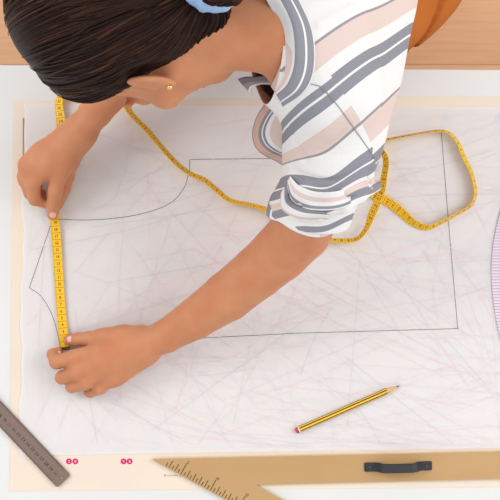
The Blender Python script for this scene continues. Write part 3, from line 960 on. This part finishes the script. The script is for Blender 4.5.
# loose wisps along nape and temple
def wisp(pts, r, tv):
    global V, F, tint
    q = smoothpath(pts, 8); rr_ = np.interp(np.linspace(0, 1, len(q)), [0, .5, 1], [r, r, r*.25])
    v, f = tube_geo(q, rr_, 5, False); o0 = len(V)
    V += [tuple(a) for a in v]; F += [tuple(k+o0 for k in a) for a in f]; tint += [tv]*len(v)
for i in range(0):
    x0 = rg.uniform(196, 236); y0 = rg.uniform(2, 30); x1 = x0+rg.uniform(10, 38); y1 = y0+rg.uniform(-6, 16)
    def onskin(px, py):
        X = W(px, py, .52)[None].copy()
        for _ in range(30): X[0, 2] -= np.clip(B.evc(X)[0], -.02, .05)*.8
        return X[0]
    a, m_, c2 = onskin(x0, y0), onskin((x0+x1)/2, (y0+y1)/2+rg.uniform(-3, 3)), onskin(x1, y1)
    wisp([a+[0, 0, .004], m_+[0, 0, .0015], c2+[0, 0, .0008]], rg.uniform(.0003, .0006), rg.uniform(.6, 1))
# ponytail behind the tie
wisp([TIE, W(216, -12, .524), W(228, -9, .533), W(238, -30, .52), W(248, -60, .46)], .0135, .3)
for i in range(300):
    a = np.clip(rg.normal(0, 1, 3), -1.25, 1.25)*.010
    p0 = TIE+a*.6; p1 = W(216, -12, .528)+a*1.0; p2 = W(228, -9, .537)+a*.9; p3 = W(240, -34, .52)+a*1.0; p4 = W(250, -64, .46)+a*1.1
    wisp([p0, p1, p2, p3, p4], rg.uniform(.001, .0021), float(rg.beta(1.2, 2)))
ho = mesh('hair', V, F, [HAIRM], person)
at_ = ho.data.attributes.new('tint', 'FLOAT', 'POINT'); at_.data.foreach_set('value', np.array(tint, np.float32))
# blue hair tie: a gathered fabric ring
BLUEC = mat('light_blue_cloth', srgb(160, 190, 228), .8, .2, bump=(300, .3, .001))
ax = np.array([.35, .1, .93]); ax /= np.linalg.norm(ax)
s1 = np.cross(ax, [0, 1.0, 0.1]); s1 /= np.linalg.norm(s1); s2 = np.cross(ax, s1)
V, F = [], []; n1, n2 = 72, 14
tc_ = W(212, -25, .497)
for i in range(n1):
    th = 2*math.pi*i/n1; rr_ = .0320+.0008*math.sin(11*th)
    for j in range(n2):
        ph_ = 2*math.pi*j/n2; r2 = .0125*(1+.07*math.sin(17*th+2*math.sin(ph_)))
        rad = s1*math.cos(th)+s2*math.sin(th)
        V.append(tc_+rad*(rr_+r2*.75*math.cos(ph_))+ax*r2*1.35*math.sin(ph_))
F = [(i*n2+j, ((i+1) % n1)*n2+j, ((i+1) % n1)*n2+(j+1) % n2, i*n2+(j+1) % n2) for i in range(n1) for j in range(n2)]
mesh('hair_tie', V, F, [BLUEC], ho)['label'] = 'light blue fabric hair tie'

# ------------------------------------------------------------------ shirt
cW, cG, cP, cL = srgb(235, 233, 231), srgb(144, 144, 152), srgb(224, 203, 195), srgb(158, 152, 156)
def bands(lst, lo, hi):
    """[(start, colour)...] in stripe units to ramp stops"""
    return [(max(0, (a-lo)/(hi-lo)), c) for a, c in lst]
LO, HI = -120, 260
body_b = [(-120, cW), (-45, cP), (-29, cW), (-21, cG), (-12, cW), (-9.5, cG), (3, cW), (50, cL), (52.5, cP), (75, cW), (90, cG), (102.5, cW), (105, cG), (118.5, cW),
          (158, cL), (161, cP), (186, cW), (202, cG), (213, cW), (215, cG), (226, cW)]
slv_b = [(-120, cW), (90.5, cG), (99.5, cW), (101.5, cG), (114.5, cW), (129.5, cP), (151, cL), (153.5, cW), (178, cG), (186.5, cW), (188.5, cG), (195, cW), (199, cP), (205, cG), (212, cW), (224, cG), (230, cW)]
M_BODY = uv_ramp('striped_cotton', bands(body_b, LO, HI)); M_SLV = uv_ramp('striped_cotton_sleeve', bands(slv_b, LO, HI))

V, F = SH.surface(.003)
# drape: sink each point by shallow crease lines (plan lines on the cloth)
def creases(V):
    return V
# open neck, right sleeve end, left sleeve end, hem
bm = bmesh.new()
bv = [bm.verts.new(v) for v in V]
for f in F: bm.faces.new([bv[i] for i in f])
def cut(co, no, cond):
    geom = [g_ for g_ in list(bm.verts)+list(bm.edges)+list(bm.faces) if cond(g_)]
    bmesh.ops.bisect_plane(bm, geom=geom, plane_co=Vector(co), plane_no=Vector(no).normalized(), clear_outer=True)
def near(c, r):
    c = Vector(c)
    def f(g_):
        if isinstance(g_, bmesh.types.BMVert): return (g_.co-c).length < r
        return all((v.co-c).length < r for v in g_.verts)
    return f
cut(NKP, NKN, near(W(250, 30, .40), .13))
cut(CFP, CFN, near(W(306, 220, .19), .10))
cut(RSP, RSN, near(W(192, -20, .25), .09))
cut(np.array([0, 0, TZ+.035]), (0, 0, -1), lambda g_: True)
sA, sB = W(322, 82, .3), W(377, 160, .25); sd_ = (sB-sA)*[1, 1, 0]; sN = np.array([sd_[1], -sd_[0], 0]); sN /= np.linalg.norm(sN)
bmesh.ops.bisect_plane(bm, geom=list(bm.verts)+list(bm.edges)+list(bm.faces), plane_co=Vector(sA), plane_no=Vector(sN), clear_outer=False, clear_inner=False, dist=1e-5)
sC = W(0, 86, .3)[1]
bmesh.ops.bisect_plane(bm, geom=list(bm.verts)+list(bm.edges)+list(bm.faces), plane_co=Vector((0, sC, 0)), plane_no=Vector((0, 1, 0)), clear_outer=False, clear_inner=False, dist=1e-5)
me = bpy.data.meshes.new('shirt'); bm.to_mesh(me); bm.free()
shirt = link('shirt', me, person, [M_BODY, M_SLV])
# woven stripe coordinate, measured on the cloth
co_ = np.empty(len(me.vertices)*3); me.vertices.foreach_get('co', co_); co_ = co_.reshape(-1, 3)
kx = S*(D-.27)/D
X = 250+co_[:, 0]/kx; Y = 250-co_[:, 1]/kx; Zh = co_[:, 2]-TZ
t0_ = Y+.7*(X-325); tb = Y+np.interp(t0_, [40, 90, 140], [.70, .83, 1.0])*(X-325)+1.5*np.sin((X-300)/20)
slL = np.interp(Y, [90, 125, 150, 176, 215], [.88, .80, .70, -.05, .10]); slR = np.interp(Y, [90, 125, 150, 176, 215], [.85, .75, .66, .48, .35])
wL = .5-.5*np.tanh((X-325)/14)
ts = Y+(slL*wL+slR*(1-wL))*(X-325)+1.2*np.sin(X/9)
lv = np.empty(len(me.loops), int); me.loops.foreach_get('vertex_index', lv)
uv = me.uv_layers.new(name='stripe')
pc = np.empty(len(me.polygons)*3); me.polygons.foreach_get('center', pc); pc = pc.reshape(-1, 3)
PX, PY = 250+pc[:, 0]/kx, 250-pc[:, 1]/kx
sx = np.interp(PY, [60, 82, 110, 157, 200], [300, 322, 342, 376, 400])
is_s = (((pc-sA)@sN)*((W(290, 140, .25)-sA)@sN) > 0) & (pc[:, 1] < sC)
me.polygons.foreach_set('material_index', is_s.astype(int))
ls = np.empty(len(me.polygons), int); me.polygons.foreach_get('loop_start', ls); lt = np.empty(len(me.polygons), int); me.polygons.foreach_get('loop_total', lt)
pl = np.repeat(np.arange(len(ls)), lt)
tt = np.where(is_s[pl], ts[lv], tb[lv])
uv.data.foreach_set('uv', np.stack([(tt-LO)/(HI-LO), np.full(len(tt), .5)], 1).ravel())
me.polygons.foreach_set('use_smooth', [True]*len(me.polygons))
so = shirt.modifiers.new('cloth', 'SOLIDIFY'); so.thickness = .0012; so.offset = -1

def sheet(name, rows, mats, parent, nu=40, nv=10, uvdir='v', th=.0012, fn=None, pick=None):
    """cloth strip lofted through rows of plan points (px,py,h)"""
    R = [smoothpath(r, 10) for r in rows]
    R = [np.stack([np.interp(np.linspace(0, 1, nu+1), np.linspace(0, 1, len(r)), r[:, k]) for k in range(3)], 1) for r in R]
    G = np.stack(R, 0)
    gi = np.linspace(0, len(rows)-1, nv+1)
    if len(rows) > 2:
        full = np.stack([smoothpath(G[:, i], 8) for i in range(nu+1)], 1)
        q = np.linspace(0, len(full)-1, nv+1)
    else: full = G; q = gi
    i0 = np.clip(np.floor(q).astype(int), 0, len(full)-2); fr_ = (q-i0)[:, None, None]
    G = full[i0]*(1-fr_)+full[i0+1]*fr_
    V, UV = [], []
    for j in range(nv+1):
        for i in range(nu+1):
            a = G[j, i].copy(); u, v = i/nu, j/nv
            if fn: a[2] += fn(u, v)
            V.append(W(*a)); UV.append((u, min(v, .975)))
    F = [(j*(nu+1)+i, j*(nu+1)+i+1, (j+1)*(nu+1)+i+1, (j+1)*(nu+1)+i) for j in range(nv) for i in range(nu)]
    o = mesh(name, V, F, mats, parent)
    l = o.data.uv_layers.new(name='stripe')
    for pg in o.data.polygons:
        cu = sum(UV[i][0] for i in pg.vertices)/len(pg.vertices); cv = sum(UV[i][1] for i in pg.vertices)/len(pg.vertices)
        k_ = pick(cu, cv) if pick else None
        for li in pg.loop_indices:
            l.data[li].uv = UV[o.data.loops[li].vertex_index] if k_ is None else (cu, k_)
    m = o.modifiers.new('cloth', 'SOLIDIFY'); m.thickness = th; m.offset = 0
    return o
M_COL = uv_ramp('striped_collar', [(0, cW), (.40, cG), (.70, cW), (.765, cG), (.96, cW), (.985, cP)], axis=1)
sheet('collar', [[(245, -30, .445), (259, -12, .448), (268, 3, .448), (277, 21, .445), (282, 42, .438), (281, 62, .425), (276, 76, .405), (271, 86, .385)],
                 on_cloth([(262, -34, .43), (275, -14, .43), (286, 4, .43), (295, 24, .43), (298, 46, .42), (297, 68, .41), (290, 86, .39), (278, 97, .38)], .016),
                 on_cloth([(278, -38, .41), (290, -15, .41), (302, 6, .41), (312, 30, .41), (315, 56, .40), (312, 78, .39), (302, 94, .38), (283, 107, .36)], .006)],
      [M_COL], shirt, 90, 24, pick=lambda u, v: .995 if (u > .52+.3*v and v < .33) else None)
sp_ = smoothpath(on_cloth(smoothpath([(311, 84, .37), (322, 88, .36), (338, 106, .34), (356, 131, .30), (375, 158, .25)], 6), .0004), 3)
V, F = tube_geo([W(*q) for q in sp_], .0006, 6)
mesh('shoulder_seam', V, F, [mat('grey_thread', cL, .85, .1)], shirt)
# far collar corner under the throat
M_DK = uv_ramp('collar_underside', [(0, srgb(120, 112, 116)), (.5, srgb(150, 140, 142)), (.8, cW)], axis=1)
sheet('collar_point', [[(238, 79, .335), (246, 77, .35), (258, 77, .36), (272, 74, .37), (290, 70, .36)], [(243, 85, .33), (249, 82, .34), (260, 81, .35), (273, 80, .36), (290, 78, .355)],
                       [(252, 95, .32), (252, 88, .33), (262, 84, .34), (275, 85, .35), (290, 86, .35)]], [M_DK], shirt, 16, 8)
# hanging front of the shirt, seen beyond the sleeve
M_FL = uv_ramp('striped_front', [(0, cL), (.05, srgb(214, 176, 160)), (.34, cG), (.46, cW), (.50, cG), (.56, cW), (.66, cP), (.9, cL), (.93, cP)], axis=1)  # tan-pink rim band: the cloth pink with shade put into its colour
sheet('shirt_front', [[(265, 104, .27), (257, 116, .255), (252.5, 132, .24), (255, 146, .23), (264, 155, .225), (276, 161, .22), (290, 170, .215)],
                      [(279, 104, .29), (268, 118, .27), (263, 132, .255), (266, 143, .245), (274, 150, .24), (283, 154, .235), (294, 160, .23)],
                      [(296, 106, .30), (292, 116, .29), (288, 128, .275), (288, 136, .265), (292, 142, .26), (297, 147, .255), (300, 150, .25)]],
      [M_FL], shirt, 40, 20, fn=lambda u, v: .004*math.sin(u*14)*(1-v))
# pleats where the sleeve is rolled up
M_PL = uv_ramp('striped_pleat', [(0, cW), (.22, cP), (.42, cW), (.66, cG), (.90, cW)], axis=1)
sheet('sleeve_pleat', [on_cloth([(290, 176, .24), (300, 186, .22), (318, 192, .21), (342, 190, .21), (368, 177, .19)], .002),
                       on_cloth([(288, 180, .24), (295, 195, .21), (314, 203, .20), (343, 201, .19), (372, 184, .17)], .0105),
                       on_cloth([(287, 183, .23), (293, 201, .21), (313, 210, .20), (345, 207, .19), (373, 188, .17)], .0055)], [M_PL], shirt, 40, 12)
M_PL2 = uv_ramp('striped_pleat_lower', [(0, cG), (.30, cW), (.75, cP)], axis=1)
sheet('sleeve_pleat', [on_cloth([(288, 184, .23), (290, 199, .21), (303, 208, .20), (326, 212, .19)], .002),
                       on_cloth([(283, 190, .22), (284, 205, .20), (300, 214, .19), (328, 216, .18)], .0095),
                       on_cloth([(281, 193, .22), (282, 209, .20), (299, 218, .19), (329, 219, .18)], .0050)], [M_PL2], shirt, 40, 12)
# rolled cuff of the left sleeve: lofted double ring round the arm
M_CUFF = uv_ramp('striped_cuff', [(0, cG), (.06, cW), (.30, cP), (.42, cW), (.60, cG), (.70, cW), (.88, cG)], axis=0)
axs = CFN.copy(); axs /= np.linalg.norm(axs)
w1 = np.cross(axs, [0, 0, 1.0]); w1 /= np.linalg.norm(w1); w2 = np.cross(w1, axs)
def cuff(name, c, r0, wid, th_, seed, mat_, squash=.98, tilt=0):
    V, UV = [], []; n1 = 90; prof = []
    for k in range(14):
        a = 2*math.pi*k/14; prof.append((math.copysign(abs(math.cos(a))**.6, math.cos(a))*wid/2, math.sin(a)*th_/2))
    rgc = np.random.default_rng(seed); p1, p2, p3 = rgc.uniform(0, 6.28, 3)
    for i in range(n1+1):
        t = 2*math.pi*i/n1
        rr_ = r0+.0022*math.sin(3*t+p1)+.0014*math.sin(7*t+p2); sh = .003*math.sin(4*t+p3)+tilt*math.cos(t)
        rad = w1*math.cos(t)+w2*squash*math.sin(t)
        for (u, v) in prof:
            V.append(c+rad*(rr_+v)+axs*(u+sh)); UV.append((i/n1, .5))
    n2 = len(prof)
    F = [(i*n2+j, i*n2+(j+1) % n2, (i+1)*n2+(j+1) % n2, (i+1)*n2+j) for i in range(n1) for j in range(n2)]
    o = mesh(name, V, F, [mat_], shirt)
    l = o.data.uv_layers.new(name='stripe')
    for lp_ in o.data.loops: l.data[lp_.index].uv = UV[lp_.vertex_index]
    return o
cuff('sleeve_cuff', W(308.5, 213, .200), .0515, .017, .008, 1, M_CUFF)

# ------------------------------------------------------------------ trousers and shoes
RUST = mat('rust_cotton', srgb(190, 108, 46), .85, .15, bump=(500, .25, .0006), var=(12, srgb(178, 97, 40), .6))
TR_ = Field()
TR_.chain([(340, -42, .12, .125), (338, -42, .0, .145)], .05); TR_.chain([(366, -8, .03, .100), (369, -6, -.03, .105)], .03)
for dx in (-1, 1):
    hp = W(358+dx*46, -36, .0); kn = np.array([hp[0]+dx*.005, hp[1]+.035, .46]); an = np.array([hp[0]+dx*.01, hp[1]+.09, .08])
    TR_.cone(hp, kn, .10, .085, .04); TR_.cone(kn, an, .085, .075, .03)
gp = []
for px, py in ((452, -14), (446, 6), (440, 22), (431, 38), (420, 50), (411, 58)):
    h = .14
    while h > -.1 and TR_.ev(W(px-5, py-3, h)[None])[0] > 0: h -= .002
    gp.append((px-5, py-3, h, .0075))
TR_.chain(gp, .003, op='-')
V, F = TR_.surface(.0045)
bm = bmesh.new(); bv = [bm.verts.new(v) for v in V]
for f in F: bm.faces.new([bv[i] for i in f])
for z_, n_z in ((.06, -1), (TZ+.165, 1)):
    bmesh.ops.bisect_plane(bm, geom=list(bm.verts)+list(bm.edges)+list(bm.faces), plane_co=(0, 0, z_), plane_no=(0, 0, n_z), clear_outer=True)
tr = from_bm('trousers', bm, [RUST], person, True)
so = tr.modifiers.new('cloth', 'SOLIDIFY'); so.thickness = .0015; so.offset = -1
SHOE = mat('shoe_leather', srgb(226, 222, 216), .5, .3)
for dx in (-1, 1):
    hp = W(358+dx*46, -36, .0); f_ = Field()
    a = np.array([hp[0]+dx*.01, hp[1]+.10, .055]); t_ = np.array([hp[0]+dx*.02, hp[1]-.08, .036])
    f_.cone(a, t_, .045, .036, .03); f_.cone(a, a+np.array([0, 0, .06]), .045, .042, .03)
    V, F = f_.surface(.005); V = np.array(V); V[:, 2] = np.maximum(V[:, 2], 0.0)
    mesh('shoe', V, F, [SHOE], person)


# ================================================================== LIGHT, CAMERA
wd = bpy.data.worlds.new('World'); SC.world = wd; wd.use_nodes = True
nt = wd.node_tree; bg = nt.nodes['Background']
bg.inputs['Color'].default_value = (.985, .99, 1.0, 1); bg.inputs['Strength'].default_value = .76
def area(name, loc, target, size, power, col):
    l = bpy.data.lights.new(name, 'AREA'); l.shape = 'RECTANGLE'; l.size, l.size_y = size; l.energy = power; l.color = col
    o = bpy.data.objects.new(name, l); COL.objects.link(o); o.location = loc
    o.rotation_euler = (Vector(target)-Vector(loc)).to_track_quat('-Z', 'Y').to_euler()
    return o
area('window_daylight', (-1.9, 1.0, 2.7), (0, 0, .75), (1.3, 1.3), 24, (1, .99, .98))
area('window_daylight_right', (2.2, .4, 2.6), (0.1, 0, .75), (1.6, 1.6), 30, (1, .99, .98))

cam = bpy.data.cameras.new('Camera'); cam.sensor_width = 36; cam.lens = 36*D/(500*S)
co = bpy.data.objects.new('Camera', cam); COL.objects.link(co); co.location = (0, 0, TZ+D)
co.rotation_euler = (0, 0, 0); cam.clip_start = .05; SC.camera = co
SC.view_settings.view_transform = 'Standard'; SC.view_settings.look = 'None'
SC.view_settings.gamma = 1; SC.view_settings.use_curve_mapping = False
SC.view_settings.exposure = .11
